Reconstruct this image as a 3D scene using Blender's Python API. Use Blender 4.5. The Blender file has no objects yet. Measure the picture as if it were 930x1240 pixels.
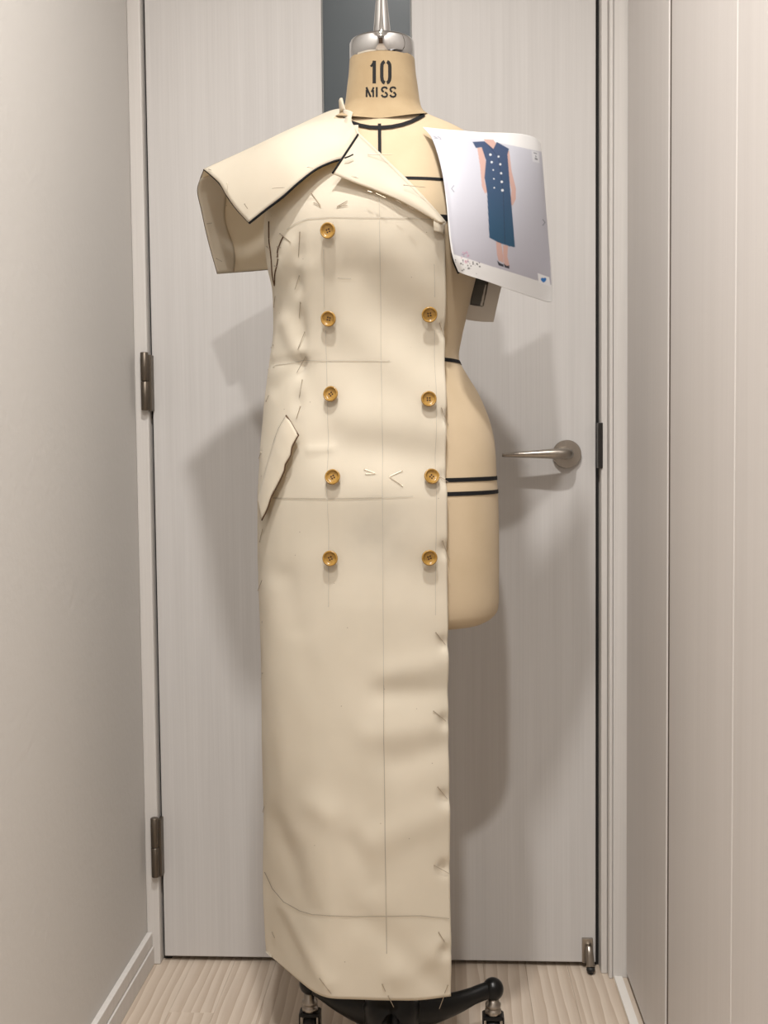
import bpy, bmesh, math, random
import numpy as np
from mathutils import Vector, Matrix
random.seed(7)
scn = bpy.context.scene
C = scn.collection

# ------------------------------------------------------------------ camera
F_PX = 1300.0
CAM = Vector((0.12109541, -1.89032492, 0.91883503))
PITCH, YAW, ROLL = -0.0529486, -0.05377976, -0.0102429
fw = Vector((math.sin(YAW)*math.cos(PITCH), math.cos(YAW)*math.cos(PITCH), math.sin(PITCH)))
r0 = Vector((math.cos(YAW), -math.sin(YAW), 0)); u0 = r0.cross(fw)
RT = math.cos(ROLL)*r0 + math.sin(ROLL)*u0
UP = -math.sin(ROLL)*r0 + math.cos(ROLL)*u0
cd = bpy.data.cameras.new('camera'); cam = bpy.data.objects.new('camera', cd); C.objects.link(cam)
m = Matrix((RT, UP, -fw)).transposed().to_4x4(); m.translation = CAM
cam.matrix_world = m
cd.sensor_fit = 'VERTICAL'; cd.sensor_height = 24.0; cd.lens = F_PX/1240*24.0
cd.clip_start = 0.02
scn.camera = cam

# ------------------------------------------------------------------ world, lights, exposure
w = bpy.data.worlds.new('world'); scn.world = w; w.use_nodes = True
w.node_tree.nodes['Background'].inputs[0].default_value = (1.0, .95, .9, 1)
w.node_tree.nodes['Background'].inputs[1].default_value = 0.02
LAMPS = [((0.03, -1.10, 2.385), 11.5), ((0.03, -2.02, 2.385), 15.5)]
for loc, pw in LAMPS:
    ld = bpy.data.lights.new('downlight_lamp', 'AREA'); ld.shape = 'DISK'; ld.size = 0.085
    ld.energy = pw; ld.color = (1.0, .972, .938); ld.spread = math.radians(146)
    lo = bpy.data.objects.new('downlight_lamp', ld); C.objects.link(lo); lo.location = loc
vs = scn.view_settings
vs.view_transform = 'Standard'; vs.look = 'None'; vs.gamma = 1.0; vs.use_curve_mapping = False
vs.exposure = 0.74

# ------------------------------------------------------------------ helpers
def ray(px, py):
    return RT*((px-465)/F_PX) + UP*((620-py)/F_PX) + fw
def at(px, py, Y):
    """the point of the room at depth Y that the photograph shows at px, py"""
    v = ray(px, py); return CAM + v*((Y-CAM.y)/v.y)
def atX(px, py, X):
    v = ray(px, py); return CAM + v*((X-CAM.x)/v.x)
def tagp(o, label=None, cat=None, group=None, kind=None):
    if label: o['label'] = label
    if cat: o['category'] = cat
    if group: o['group'] = group
    if kind: o['kind'] = kind
    return o
def empty(name, loc=(0, 0, 0)):
    o = bpy.data.objects.new(name, None); C.objects.link(o); o.location = loc; o.empty_display_size = .1
    return o
def link(name, me, mat=None, parent=None):
    o = bpy.data.objects.new(name, me); C.objects.link(o)
    if mat is not None and not me.materials: me.materials.append(mat)
    if parent is not None:
        o.parent = parent
        o.matrix_parent_inverse = Matrix.Translation(-(parent_world(parent)))
    return o
def parent_world(p):
    t = Vector((0, 0, 0))
    while p is not None:
        t = t + p.location
        p = p.parent if (p.parent and p.type == 'EMPTY') else None
    return t
def mesh(name, vs_, fs, mat=None, parent=None, smooth=False):
    me = bpy.data.meshes.new(name); me.from_pydata([tuple(v) for v in vs_], [], fs); me.update()
    if smooth: me.polygons.foreach_set('use_smooth', [True]*len(me.polygons))
    return link(name, me, mat, parent)
def bmobj(name, bm, mat=None, parent=None, smooth=False):
    bmesh.ops.recalc_face_normals(bm, faces=bm.faces)
    me = bpy.data.meshes.new(name); bm.to_mesh(me); bm.free()
    if smooth: me.polygons.foreach_set('use_smooth', [True]*len(me.polygons))
    return link(name, me, mat, parent)
def add_box(bm, lo, hi, bev=0.0, seg=2):
    g = bmesh.ops.create_cube(bm, size=1.0)
    for v in g['verts']:
        v.co = Vector([(lo[i]+hi[i])/2 + v.co[i]*(hi[i]-lo[i]) for i in range(3)])
    if bev:
        es = list({e for v in g['verts'] for e in v.link_edges})
        bmesh.ops.bevel(bm, geom=es, offset=bev, segments=seg, affect='EDGES', profile=.5)
def box(name, lo, hi, mat, parent=None, bev=0.0):
    bm = bmesh.new(); add_box(bm, lo, hi, bev); return bmobj(name, bm, mat, parent)
def add_lathe(bm, prof, n=40, c=(0, 0, 0), axis='Z'):
    rings = []
    for r, h in prof:
        ring = []
        for i in range(n):
            a = 2*math.pi*i/n; x, y = r*math.cos(a), r*math.sin(a)
            p = (x, y, h) if axis == 'Z' else (x, h, y) if axis == 'Y' else (h, x, y)
            ring.append(bm.verts.new((p[0]+c[0], p[1]+c[1], p[2]+c[2])))
        rings.append(ring)
    for k in range(len(rings)-1):
        for i in range(n):
            j = (i+1) % n
            bm.faces.new((rings[k][i], rings[k][j], rings[k+1][j], rings[k+1][i]))
    if prof[0][0] > 1e-6: bm.faces.new(rings[0][::-1])
    if prof[-1][0] > 1e-6: bm.faces.new(rings[-1])
    return rings
def catmull(P, n):
    """n+1 points along the smooth polyline P, even in length"""
    P = [Vector(p) for p in P]; out = []
    Q = [P[0]*2-P[1]] + P + [P[-1]*2-P[-2]]
    dense = []
    for i in range(1, len(Q)-2):
        for k in range(16):
            t = k/16; a, b, c, d = Q[i-1], Q[i], Q[i+1], Q[i+2]
            dense.append(.5*((2*b)+(c-a)*t+(2*a-5*b+4*c-d)*t*t+(3*b-a-3*c+d)*t**3))
    dense.append(P[-1])
    L = [0]
    for i in range(1, len(dense)): L.append(L[-1]+(dense[i]-dense[i-1]).length)
    j = 0
    for k in range(n+1):
        s = L[-1]*k/n
        while j < len(L)-2 and L[j+1] < s: j += 1
        d = L[j+1]-L[j]; t = (s-L[j])/d if d > 1e-12 else 0
        out.append(dense[j].lerp(dense[j+1], min(1, max(0, t))))
    return out
def add_tube(bm, pts, rad, n=10, up=Vector((0, 0, 1))):
    pts = [Vector(p) for p in pts]; rings = []
    for i, p in enumerate(pts):
        t = (pts[min(i+1, len(pts)-1)]-pts[max(i-1, 0)]).normalized()
        a = t.cross(up)
        if a.length < 1e-4: a = t.cross(Vector((1, 0, 0)))
        a.normalize(); b = t.cross(a)
        r = rad[i] if isinstance(rad, (list, tuple)) else rad
        ra, rb = r if isinstance(r, (list, tuple)) else (r, r)
        rings.append([bm.verts.new(p + a*ra*math.cos(2*math.pi*k/n) + b*rb*math.sin(2*math.pi*k/n)) for k in range(n)])
    for i in range(len(rings)-1):
        for k in range(n):
            j = (k+1) % n
            bm.faces.new((rings[i][k], rings[i][j], rings[i+1][j], rings[i+1][k]))
    bm.faces.new(rings[0][::-1]); bm.faces.new(rings[-1])
def tube(name, pts, rad, mat, parent=None, n=8):
    bm = bmesh.new(); add_tube(bm, pts, rad, n); return bmobj(name, bm, mat, parent, True)
def interp(tab, z, k):
    if z <= tab[0][0]: return tab[0][k]
    for i in range(len(tab)-1):
        if z <= tab[i+1][0]:
            t = (z-tab[i][0])/(tab[i+1][0]-tab[i][0])
            # smooth (Catmull-Rom, non-uniform tolerant)
            p0 = tab[max(i-1, 0)][k]; p1 = tab[i][k]; p2 = tab[i+1][k]; p3 = tab[min(i+2, len(tab)-1)][k]
            h = tab[i+1][0]-tab[i][0]
            m1 = (p2-p0)/max(1e-6, tab[i+1][0]-tab[max(i-1, 0)][0])*h
            m2 = (p3-p1)/max(1e-6, tab[min(i+2, len(tab)-1)][0]-tab[i][0])*h
            return (2*t**3-3*t*t+1)*p1+(t**3-2*t*t+t)*m1+(-2*t**3+3*t*t)*p2+(t**3-t*t)*m2
    return tab[-1][k]
def grid_mesh(name, G, mat, parent, thick=0.0, smooth=True, flip=False):
    nr, nc = len(G), len(G[0])
    vs_ = [p for row in G for p in row]
    fs = []
    for i in range(nr-1):
        for j in range(nc-1):
            q = (i*nc+j, i*nc+j+1, (i+1)*nc+j+1, (i+1)*nc+j)
            fs.append(q[::-1] if flip else q)
    o = mesh(name, vs_, fs, mat, parent, smooth)
    if thick:
        md = o.modifiers.new('thickness', 'SOLIDIFY'); md.thickness = thick; md.offset = -1
    return o
def coons(top, bot, lef, rig, nu, nv, bulge=None):
    """edges are 3D point lists: top/bot run along u, lef/rig run along v"""
    T, B, L, R = catmull(top, nu), catmull(bot, nu), catmull(lef, nv), catmull(rig, nv)
    G = []
    for j in range(nv+1):
        v = j/nv; row = []
        for i in range(nu+1):
            u = i/nu
            p = (1-v)*T[i]+v*B[i]+(1-u)*L[j]+u*R[j] - ((1-u)*(1-v)*T[0]+u*(1-v)*T[-1]+(1-u)*v*B[0]+u*v*B[-1])
            if bulge: p = p + bulge(u, v)
            row.append(p)
        G.append(row)
    return G

# ------------------------------------------------------------------ materials
def new_mat(name):
    mt = bpy.data.materials.new(name); mt.use_nodes = True
    nt = mt.node_tree; return mt, nt, nt.nodes['Principled BSDF']
def plain(name, col, rough=.5, metal=0.0, coat=0.0, spec=None):
    mt, nt, b = new_mat(name)
    b.inputs['Base Color'].default_value = (*col, 1); b.inputs['Roughness'].default_value = rough
    b.inputs['Metallic'].default_value = metal; b.inputs['Coat Weight'].default_value = coat
    if spec is not None: b.inputs['Specular IOR Level'].default_value = spec
    return mt
def streaky(name, c1, c2, scale, fine, rough=.5, bump=.1, rnd=False, spec=.3, amt=.5):
    """two stretched noises mixed: wood print, brushed metal, linen"""
    mt, nt, b = new_mat(name); N, L = nt.nodes, nt.links
    tc = N.new('ShaderNodeTexCoord'); src = tc.outputs['Object']
    if rnd:
        oi = N.new('ShaderNodeObjectInfo'); mu = N.new('ShaderNodeVectorMath'); mu.operation = 'SCALE'
        mu.inputs[0].default_value = (3.1, 7.7, 5.3); L.new(oi.outputs['Random'], mu.inputs['Scale'])
        ad = N.new('ShaderNodeVectorMath'); L.new(src, ad.inputs[0]); L.new(mu.outputs[0], ad.inputs[1]); src = ad.outputs[0]
    outs = []
    for sc, det in ((scale, 4), (fine, 2)):
        mp = N.new('ShaderNodeMapping'); mp.inputs['Scale'].default_value = sc; L.new(src, mp.inputs['Vector'])
        nz = N.new('ShaderNodeTexNoise'); nz.inputs['Scale'].default_value = 1.0; nz.inputs['Detail'].default_value = det
        L.new(mp.outputs[0], nz.inputs['Vector']); outs.append(nz.outputs['Fac'])
    mx = N.new('ShaderNodeMix'); mx.data_type = 'FLOAT'; mx.inputs[0].default_value = amt
    L.new(outs[0], mx.inputs[2]); L.new(outs[1], mx.inputs[3])
    cr = N.new('ShaderNodeValToRGB'); cr.color_ramp.elements[0].position = .33; cr.color_ramp.elements[1].position = .67
    cr.color_ramp.elements[0].color = (*c1, 1); cr.color_ramp.elements[1].color = (*c2, 1)
    L.new(mx.outputs[0], cr.inputs[0]); L.new(cr.outputs[0], b.inputs['Base Color'])
    bp = N.new('ShaderNodeBump'); bp.inputs['Strength'].default_value = bump; bp.inputs['Distance'].default_value = .001
    L.new(mx.outputs[0], bp.inputs['Height']); L.new(bp.outputs[0], b.inputs['Normal'])
    b.inputs['Roughness'].default_value = rough; b.inputs['Specular IOR Level'].default_value = spec
    return mt
def fabric(name, c1, c2, scale=30, trans=.15, speck=True, bump=.15):
    mt, nt, b = new_mat(name); N, L = nt.nodes, nt.links
    tc = N.new('ShaderNodeTexCoord')
    nz = N.new('ShaderNodeTexNoise'); nz.inputs['Scale'].default_value = scale; nz.inputs['Detail'].default_value = 5
    L.new(tc.outputs['Object'], nz.inputs['Vector'])
    cr = N.new('ShaderNodeValToRGB'); cr.color_ramp.elements[0].position = .3; cr.color_ramp.elements[1].position = .7
    cr.color_ramp.elements[0].color = (*c1, 1); cr.color_ramp.elements[1].color = (*c2, 1)
    L.new(nz.outputs['Fac'], cr.inputs[0]); col = cr.outputs[0]
    if speck:   # little dark slubs of unbleached cotton
        vo = N.new('ShaderNodeTexVoronoi'); vo.inputs['Scale'].default_value = 48; L.new(tc.outputs['Object'], vo.inputs['Vector'])
        lt = N.new('ShaderNodeMath'); lt.operation = 'LESS_THAN'; lt.inputs[1].default_value = .035; L.new(vo.outputs['Distance'], lt.inputs[0])
        wn = N.new('ShaderNodeTexWhiteNoise'); L.new(vo.outputs['Position'], wn.inputs['Vector'])
        g2 = N.new('ShaderNodeMath'); g2.operation = 'GREATER_THAN'; g2.inputs[1].default_value = .55; L.new(wn.outputs['Value'], g2.inputs[0])
        ml = N.new('ShaderNodeMath'); ml.operation = 'MULTIPLY'; L.new(lt.outputs[0], ml.inputs[0]); L.new(g2.outputs[0], ml.inputs[1])
        m2 = N.new('ShaderNodeMath'); m2.operation = 'MULTIPLY'; m2.inputs[1].default_value = .55; L.new(ml.outputs[0], m2.inputs[0])
        mx = N.new('ShaderNodeMix'); mx.data_type = 'RGBA'; L.new(m2.outputs[0], mx.inputs[0])
        L.new(col, mx.inputs[6]); mx.inputs[7].default_value = (.22, .14, .08, 1); col = mx.outputs[2]
    if trans:   # a grey smudge of tracing carbon on the lap
        ds_ = N.new('ShaderNodeVectorMath'); ds_.operation = 'DISTANCE'; L.new(tc.outputs['Object'], ds_.inputs[0]); ds_.inputs[1].default_value = (.035, -.455, .815)
        mr = N.new('ShaderNodeMapRange'); mr.inputs[1].default_value = .065; mr.inputs[2].default_value = .01; L.new(ds_.outputs['Value'], mr.inputs[0])
        n3 = N.new('ShaderNodeTexNoise'); n3.inputs['Scale'].default_value = 38; n3.inputs['Detail'].default_value = 4; L.new(tc.outputs['Object'], n3.inputs['Vector'])
        m3 = N.new('ShaderNodeMath'); m3.operation = 'MULTIPLY'; L.new(mr.outputs[0], m3.inputs[0]); L.new(n3.outputs['Fac'], m3.inputs[1])
        m4 = N.new('ShaderNodeMath'); m4.operation = 'MULTIPLY'; m4.inputs[1].default_value = .30; L.new(m3.outputs[0], m4.inputs[0])
        mx3 = N.new('ShaderNodeMix'); mx3.data_type = 'RGBA'; L.new(m4.outputs[0], mx3.inputs[0]); L.new(col, mx3.inputs[6]); mx3.inputs[7].default_value = (.22, .20, .19, 1); col = mx3.outputs[2]
    L.new(col, b.inputs['Base Color'])
    b.inputs['Roughness'].default_value = .9; b.inputs['Specular IOR Level'].default_value = .12
    b.inputs['Sheen Weight'].default_value = .08
    wv = N.new('ShaderNodeTexNoise'); wv.inputs['Scale'].default_value = 900; L.new(tc.outputs['Object'], wv.inputs['Vector'])
    bp = N.new('ShaderNodeBump'); bp.inputs['Strength'].default_value = bump; bp.inputs['Distance'].default_value = .0006
    L.new(wv.outputs['Fac'], bp.inputs['Height']); L.new(bp.outputs[0], b.inputs['Normal'])
    if trans:
        tr = N.new('ShaderNodeBsdfTranslucent')
        wm = N.new('ShaderNodeMix'); wm.data_type = 'RGBA'; wm.blend_type = 'MULTIPLY'; wm.inputs[0].default_value = 1; L.new(col, wm.inputs[6]); wm.inputs[7].default_value = (1, .86, .62, 1)
        L.new(wm.outputs[2], tr.inputs['Color'])
        ms = N.new('ShaderNodeMixShader'); ms.inputs[0].default_value = trans
        out = N['Material Output']; L.new(b.outputs[0], ms.inputs[1]); L.new(tr.outputs[0], ms.inputs[2]); L.new(ms.outputs[0], out.inputs[0])
    return mt

M = {}
M['door'] = streaky('whitewashed wood print', (.545, .526, .510), (.60, .581, .565), (55, 55, 1.1), (330, 330, 3.5), rough=.55, bump=.25, amt=.5)
M['closet'] = streaky('pale wood print', (.565, .532, .508), (.60, .567, .543), (30, 30, .8), (240, 240, 2.5), rough=.5, bump=.12, amt=.5)
M['trim'] = streaky('pale trim print', (.60, .573, .545), (.655, .628, .60), (80, 80, 1.5), (300, 300, 4), rough=.5, bump=.1)
M['rail'] = plain('white plastic rail', (.72, .69, .65), .4)
M['dark_gap'] = plain('dark gap', (.012, .011, .010), .8)
M['black'] = plain('black cotton tape', (.008, .008, .009), .75, spec=.2)
M['ink'] = plain('black stencil ink', (.012, .011, .010), .7, spec=.2)
M['pencil'] = plain('pencil line', (.50, .45, .37), .9, spec=.05)
M['pencil_dark'] = plain('dark pencil line', (.39, .34, .27), .9, spec=.05)
M['thread'] = plain('brown thread', (.10, .06, .035), .8, spec=.1)
M['seam_shade'] = plain('painted seam shade', (.10, .075, .055), .7)  # brown that stands for the shade deep in the closet seam
M['nickel'] = streaky('satin nickel', (.36, .325, .285), (.40, .36, .315), (200, 20, 20), (500, 40, 40), rough=.32, bump=.02)
M['nickel'].node_tree.nodes['Principled BSDF'].inputs['Metallic'].default_value = 1
M['bronze'] = plain('dark bronze hinge', (.145, .120, .095), .42, .85)
M['dark_metal'] = plain('dark strike metal', (.035, .032, .030), .4, .6)
M['chrome'] = plain('polished chrome', (.66, .66, .66), .04, 1.0)
M['steel'] = plain('steel pin', (.40, .33, .25), .35, .8)
M['castiron'] = plain('black enamelled iron', (.004, .004, .004), .3, 0.0, 0, .3)
M['rubber'] = plain('black rubber wheel', (.01, .01, .01), .55)
M['glass'] = plain('dark slate glass', (.050, .062, .070), .3, 0, .0, .3)
M['glassbead'] = plain('glazing bead', (.20, .20, .19), .5)
M['muslin'] = fabric('cream cotton muslin', (.73, .68, .57), (.78, .73, .62), 9, .37)
M['muslin_in'] = M['muslin']
M['linen'] = fabric('tan linen form cover', (.49, .385, .255), (.54, .43, .295), 14, 0, False, .25)
M['linen_neck'] = fabric('tan linen neck cover', (.34, .25, .145), (.40, .305, .185), 22, 0, False, .35)
M['button'] = streaky('amber horn button', (.28, .150, .026), (.36, .205, .045), (90, 90, 90), (260, 260, 260), rough=.25, bump=.0, spec=.5)
M['hole'] = plain('button hole', (.035, .012, .006), .8)

def plaster():
    mt, nt, b = new_mat('pale plaster wallpaper'); N, L = nt.nodes, nt.links
    tc = N.new('ShaderNodeTexCoord')
    nz = N.new('ShaderNodeTexNoise'); nz.inputs['Scale'].default_value = 75; nz.inputs['Detail'].default_value = 6
    L.new(tc.outputs['Object'], nz.inputs['Vector'])
    bp = N.new('ShaderNodeBump'); bp.inputs['Strength'].default_value = .28; bp.inputs['Distance'].default_value = .002
    L.new(nz.outputs['Fac'], bp.inputs['Height']); L.new(bp.outputs[0], b.inputs['Normal'])
    b.inputs['Base Color'].default_value = (.585, .565, .54, 1); b.inputs['Roughness'].default_value = .85
    b.inputs['Specular IOR Level'].default_value = .2
    return mt
M['plaster'] = plaster()
def floorwood():
    mt, nt, b = new_mat('pale ash floor plank'); N, L = nt.nodes, nt.links
    tc = N.new('ShaderNodeTexCoord'); oi = N.new('ShaderNodeObjectInfo')
    sc = N.new('ShaderNodeVectorMath'); sc.operation = 'SCALE'; sc.inputs[0].default_value = (4.3, 9.1, 6.7); L.new(oi.outputs['Random'], sc.inputs['Scale'])
    ad = N.new('ShaderNodeVectorMath'); L.new(tc.outputs['Object'], ad.inputs[0]); L.new(sc.outputs[0], ad.inputs[1])
    mp = N.new('ShaderNodeMapping'); mp.inputs['Scale'].default_value = (1, .10, 1); L.new(ad.outputs[0], mp.inputs['Vector'])
    wv = N.new('ShaderNodeTexWave'); wv.bands_direction = 'X'; wv.wave_profile = 'SAW'
    wv.inputs['Scale'].default_value = 17; wv.inputs['Distortion'].default_value = 4.5; wv.inputs['Detail'].default_value = 3; wv.inputs['Detail Scale'].default_value = 1.6
    L.new(mp.outputs[0], wv.inputs['Vector'])
    mp2 = N.new('ShaderNodeMapping'); mp2.inputs['Scale'].default_value = (260, 7, 10); L.new(ad.outputs[0], mp2.inputs['Vector'])
    nz = N.new('ShaderNodeTexNoise'); nz.inputs['Scale'].default_value = 1; nz.inputs['Detail'].default_value = 3; L.new(mp2.outputs[0], nz.inputs['Vector'])
    mx = N.new('ShaderNodeMix'); mx.data_type = 'FLOAT'; mx.inputs[0].default_value = .35; L.new(wv.outputs['Fac'], mx.inputs[2]); L.new(nz.outputs['Fac'], mx.inputs[3])
    cr = N.new('ShaderNodeValToRGB'); e = cr.color_ramp.elements
    e[0].position = .10; e[0].color = (.62, .535, .445, 1); e[1].position = .85; e[1].color = (.45, .36, .28, 1)
    L.new(mx.outputs[0], cr.inputs[0]); L.new(cr.outputs[0], b.inputs['Base Color'])
    b.inputs['Roughness'].default_value = .45; b.inputs['Specular IOR Level'].default_value = .35
    return mt
M['floor'] = floorwood()
def printed(name):
    mt, nt, b = new_mat(name)
    a = nt.nodes.new('ShaderNodeAttribute'); a.attribute_name = 'print'
    nt.links.new(a.outputs['Color'], b.inputs['Base Color']); b.inputs['Roughness'].default_value = .45
    b.inputs['Specular IOR Level'].default_value = .3
    return mt
M['print'] = printed('inkjet print on white paper')

# ------------------------------------------------------------------ the room
XL, XR, CEIL, BACK = -0.418, 0.437, 2.40, -3.30
DW = 0.39                                     # half the door leaf
fl = box('floor', (XL-.1, BACK-.1, -.06), (XR+.1, .12, -.012), M['dark_gap'])
tagp(fl, 'pale wooden plank floor under the dress stand', 'floor', kind='structure')
PWID = 0.0752
pm = {}
def plank(x0, x1, y0, y1):
    key = (round(x1-x0, 4), round(y1-y0, 3))
    g = .0002
    if key not in pm:
        bm = bmesh.new(); add_box(bm, (g/2, g/2, -.012), (x1-x0-g/2, y1-y0-g/2, 0), .0003, 1)
        me = bpy.data.meshes.new('plank'); bmesh.ops.recalc_face_normals(bm, faces=bm.faces); bm.to_mesh(me); bm.free()
        me.materials.append(M['floor']); pm[key] = me
    o = bpy.data.objects.new('plank', pm[key]); C.objects.link(o); o.parent = fl; o.location = (x0, y0, 0)
xs = XL+.006
col = 0
offs = [-.62, -.178, -.47, -.80, -.33, -.70, -.54, -.26, -.90, -.42, -.66, -.30]
while xs < XR:
    y1 = .10; first = offs[col % 12]
    cuts = [first, first-.9, first-1.8, first-2.7]
    for yc in cuts:
        y0 = max(yc, BACK)
        if y1-y0 > .02: plank(xs, xs+PWID, y0, y1)
        y1 = y0
        if y0 <= BACK: break
    if y1 > BACK: plank(xs, xs+PWID, BACK, y1)
    xs += PWID; col += 1

wl = box('wall_left', (XL-.10, BACK-.1, 0), (XL, .12, CEIL), M['plaster'])
tagp(wl, 'pale textured plaster wall on the left of the door', 'wall', kind='structure')
bb = empty('baseboard_left', (XL, -1.6, 0)); tagp(bb, 'pale stepped baseboard along the left wall', 'baseboard', kind='structure')
box('lower_board', (XL, BACK, 0), (XL+.0125, -.0135, .034), M['trim'], bb, .0012)
box('upper_board', (XL, BACK, .0352), (XL+.010, -.0135, .060), M['trim'], bb, .0015)
wb = box('wall_back', (XL-.1, BACK-.1, 0), (XR+.5, BACK, CEIL), M['plaster'])
tagp(wb, 'pale plaster wall behind the photographer', 'wall', kind='structure')
d3 = empty('added_door_3', (.02, BACK, 0)); tagp(d3, 'added brown door, unseen behind the photographer, for a dark strip in the chrome', 'door', kind='structure')  # unseen door, added so the chrome cap mirrors something dark
M['brown'] = streaky('brown wood', (.09, .055, .035), (.13, .085, .055), (30, 30, 1), (200, 200, 3), rough=.5, bump=.1)
box('door_panel', (-.34, BACK, .006), (.36, BACK+.03, 2.0), M['brown'], d3, .002)
bm = bmesh.new(); add_tube(bm, [(.31, BACK+.03, .92), (.31, BACK+.07, .92), (.30, BACK+.075, .92), (.20, BACK+.075, .92)], .008, 12); bmobj('door_lever', bm, M['nickel'], d3, True)
ce = box('ceiling', (XL-.1, BACK-.1, CEIL), (XR+.5, .12, CEIL+.08), M['plaster'])
tagp(ce, 'white ceiling with two recessed downlights', 'ceiling', kind='structure')
M['lampglow'] = plain('lamp diffuser', (.8, .8, .8), .5)
M['lampglow'].node_tree.nodes['Principled BSDF'].inputs['Emission Color'].default_value = (1, .93, .84, 1)
M['lampglow'].node_tree.nodes['Principled BSDF'].inputs['Emission Strength'].default_value = 6
for loc, pw in LAMPS:
    bm = bmesh.new(); add_lathe(bm, [(.060, CEIL), (.060, CEIL-.004), (.052, CEIL-.006), (.048, CEIL-.002)], 40, (loc[0], loc[1], 0))
    dl = bmobj('downlight_ring', bm, M['rail'], ce, True)
    bm = bmesh.new(); add_lathe(bm, [(.047, CEIL-.0015), (.047, CEIL-.003)], 40, (loc[0], loc[1], 0))
    bmobj('downlight_diffuser', bm, M['lampglow'], ce)
wf = box('wall_front', (XL-.1, -.010, 2.045), (XR+.5, .12, CEIL), M['plaster'])
tagp(wf, 'plaster wall above the door', 'wall', kind='structure')
wr_ = box('wall_right', (XR+.022, BACK, 0), (XR+.5, .12, CEIL), M['dark_gap'])
tagp(wr_, 'dark closet interior behind the folding closet doors', 'wall', kind='structure')

# door jambs
t1 = empty('trim_1', (-.40, 0, 0)); tagp(t1, 'pale door jamb on the hinge side beside the left wall', 'trim', kind='structure')
box('jamb', (XL, -.0135, 0), (-.3945, .10, 2.05), M['trim'], t1, .002)
box('jamb_rebate', (-.3945, .012, 0), (-.380, .10, 2.05), M['dark_gap'], t1)
t2 = empty('trim_2', (.41, 0, 0)); tagp(t2, 'pale stepped door casing on the handle side beside the closet', 'trim', kind='structure')
box('jamb', (.3965, -.022, 0), (.4070, .10, 2.05), M['trim'], t2, .0015)
box('jamb_rebate', (.380, .012, 0), (.3965, .10, 2.05), M['dark_gap'], t2)
box('casing_bead', (.4075, -.040, 0), (.4135, .10, 2.05), M['trim'], t2, .0015)
box('casing_board', (.4145, -.036, 0), (XR+.02, .10, 2.05), M['trim'], t2, .001)
z0 = at(724, 567, -.01).z; z1 = at(724, 512, -.01).z
sp = box('strike_plate', (.3905, -.0245, z0), (.3985, -.004, z1), M['dark_metal'], t2, .001)
t3 = box('trim_3', (-.3945, -.0135, 2.02), (.3965, .10, 2.05), M['trim'])
tagp(t3, 'pale head jamb above the door', 'trim', kind='structure')

# door leaf
d1 = empty('door_1', (0, 0, 0)); tagp(d1, 'whitewashed wood-print door with dark glass strip and nickel lever', 'door', kind='structure')
gx0, gx1 = at(389.5, 60, 0).x, at(498.5, 60, 0).x
DB, DT = .0095, 2.012
box('door_panel', (-DW, 0, DB), (gx0, .034, DT), M['door'], d1, .0015)
box('door_panel', (gx1, 0, DB), (DW, .034, DT), M['door'], d1, .0015)
box('bottom_rail', (gx0, 0, DB), (gx1, .034, .26), M['door'], d1, .001)
box('top_rail', (gx0, 0, 1.90), (gx1, .034, DT), M['door'], d1, .001)
box('glass_strip', (gx0+.0005, .006, .2605), (gx1-.0005, .012, 1.8995), M['glass'], d1)
for x in (gx0+.0005, gx1-.0025): box('glazing_bead', (x, .002, .2605), (x+.002, .006, 1.8995), M['glassbead'], d1)
# lever handle
RC = at(686, 550, 0)
lh = None
path = catmull([(RC.x+.001, -.006, RC.z), (RC.x+.001, -.022, RC.z+.0005), (RC.x-.006, -.033, RC.z+.001), (RC.x-.024, -.036, RC.z+.001), (RC.x-.060, -.036, RC.z+.0005), (at(608, 548, -.036).x, -.035, RC.z-.0005)], 36)
rad = []
for i in range(37):
    t = i/36
    if t < .34: rad.append((.0090, .0090))
    else:
        k = (t-.34)/.66; rad.append((.0090*(1-k)+.0042*k, .0090*(1-k)+.0030*k))
bm = bmesh.new(); add_tube(bm, path, rad, 16); lh = bmobj('lever_handle', bm, M['nickel'], d1, True)
bm = bmesh.new(); add_lathe(bm, [(.0248, 0), (.0248, -.0065), (.0238, -.0080), (.010, -.0082), (.0098, -.016)], 56, (RC.x, 0, RC.z), 'Y')
ro = bmobj('rosette', bm, M['nickel'], lh)
for p in ro.data.polygons: p.use_smooth = abs(p.normal.y) < .5
# hinges
for ya, yb, xx in ((427, 497, 180), (989, 1060, 193)):
    za, zb = at(xx, yb, -.014).z, at(xx, ya, -.014).z
    zm = (za+zb)/2
    h = box('hinge', (-.3930, -.0175, za-.001), (-.3870, .004, zb-.004), M['bronze'], d1, .0006)
    for a, b in ((za, zm-.0004), (zm+.0004, zb)):
        bm = bmesh.new(); add_lathe(bm, [(.0062, a), (.0070, a+.0008), (.0070, b-.0008), (.0062, b)], 24, (-.3978, -.0205, 0))
        k = bmobj('hinge_knuckle', bm, M['bronze'], h)
        for p in k.data.polygons: p.use_smooth = abs(p.normal.z) < .5
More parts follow.
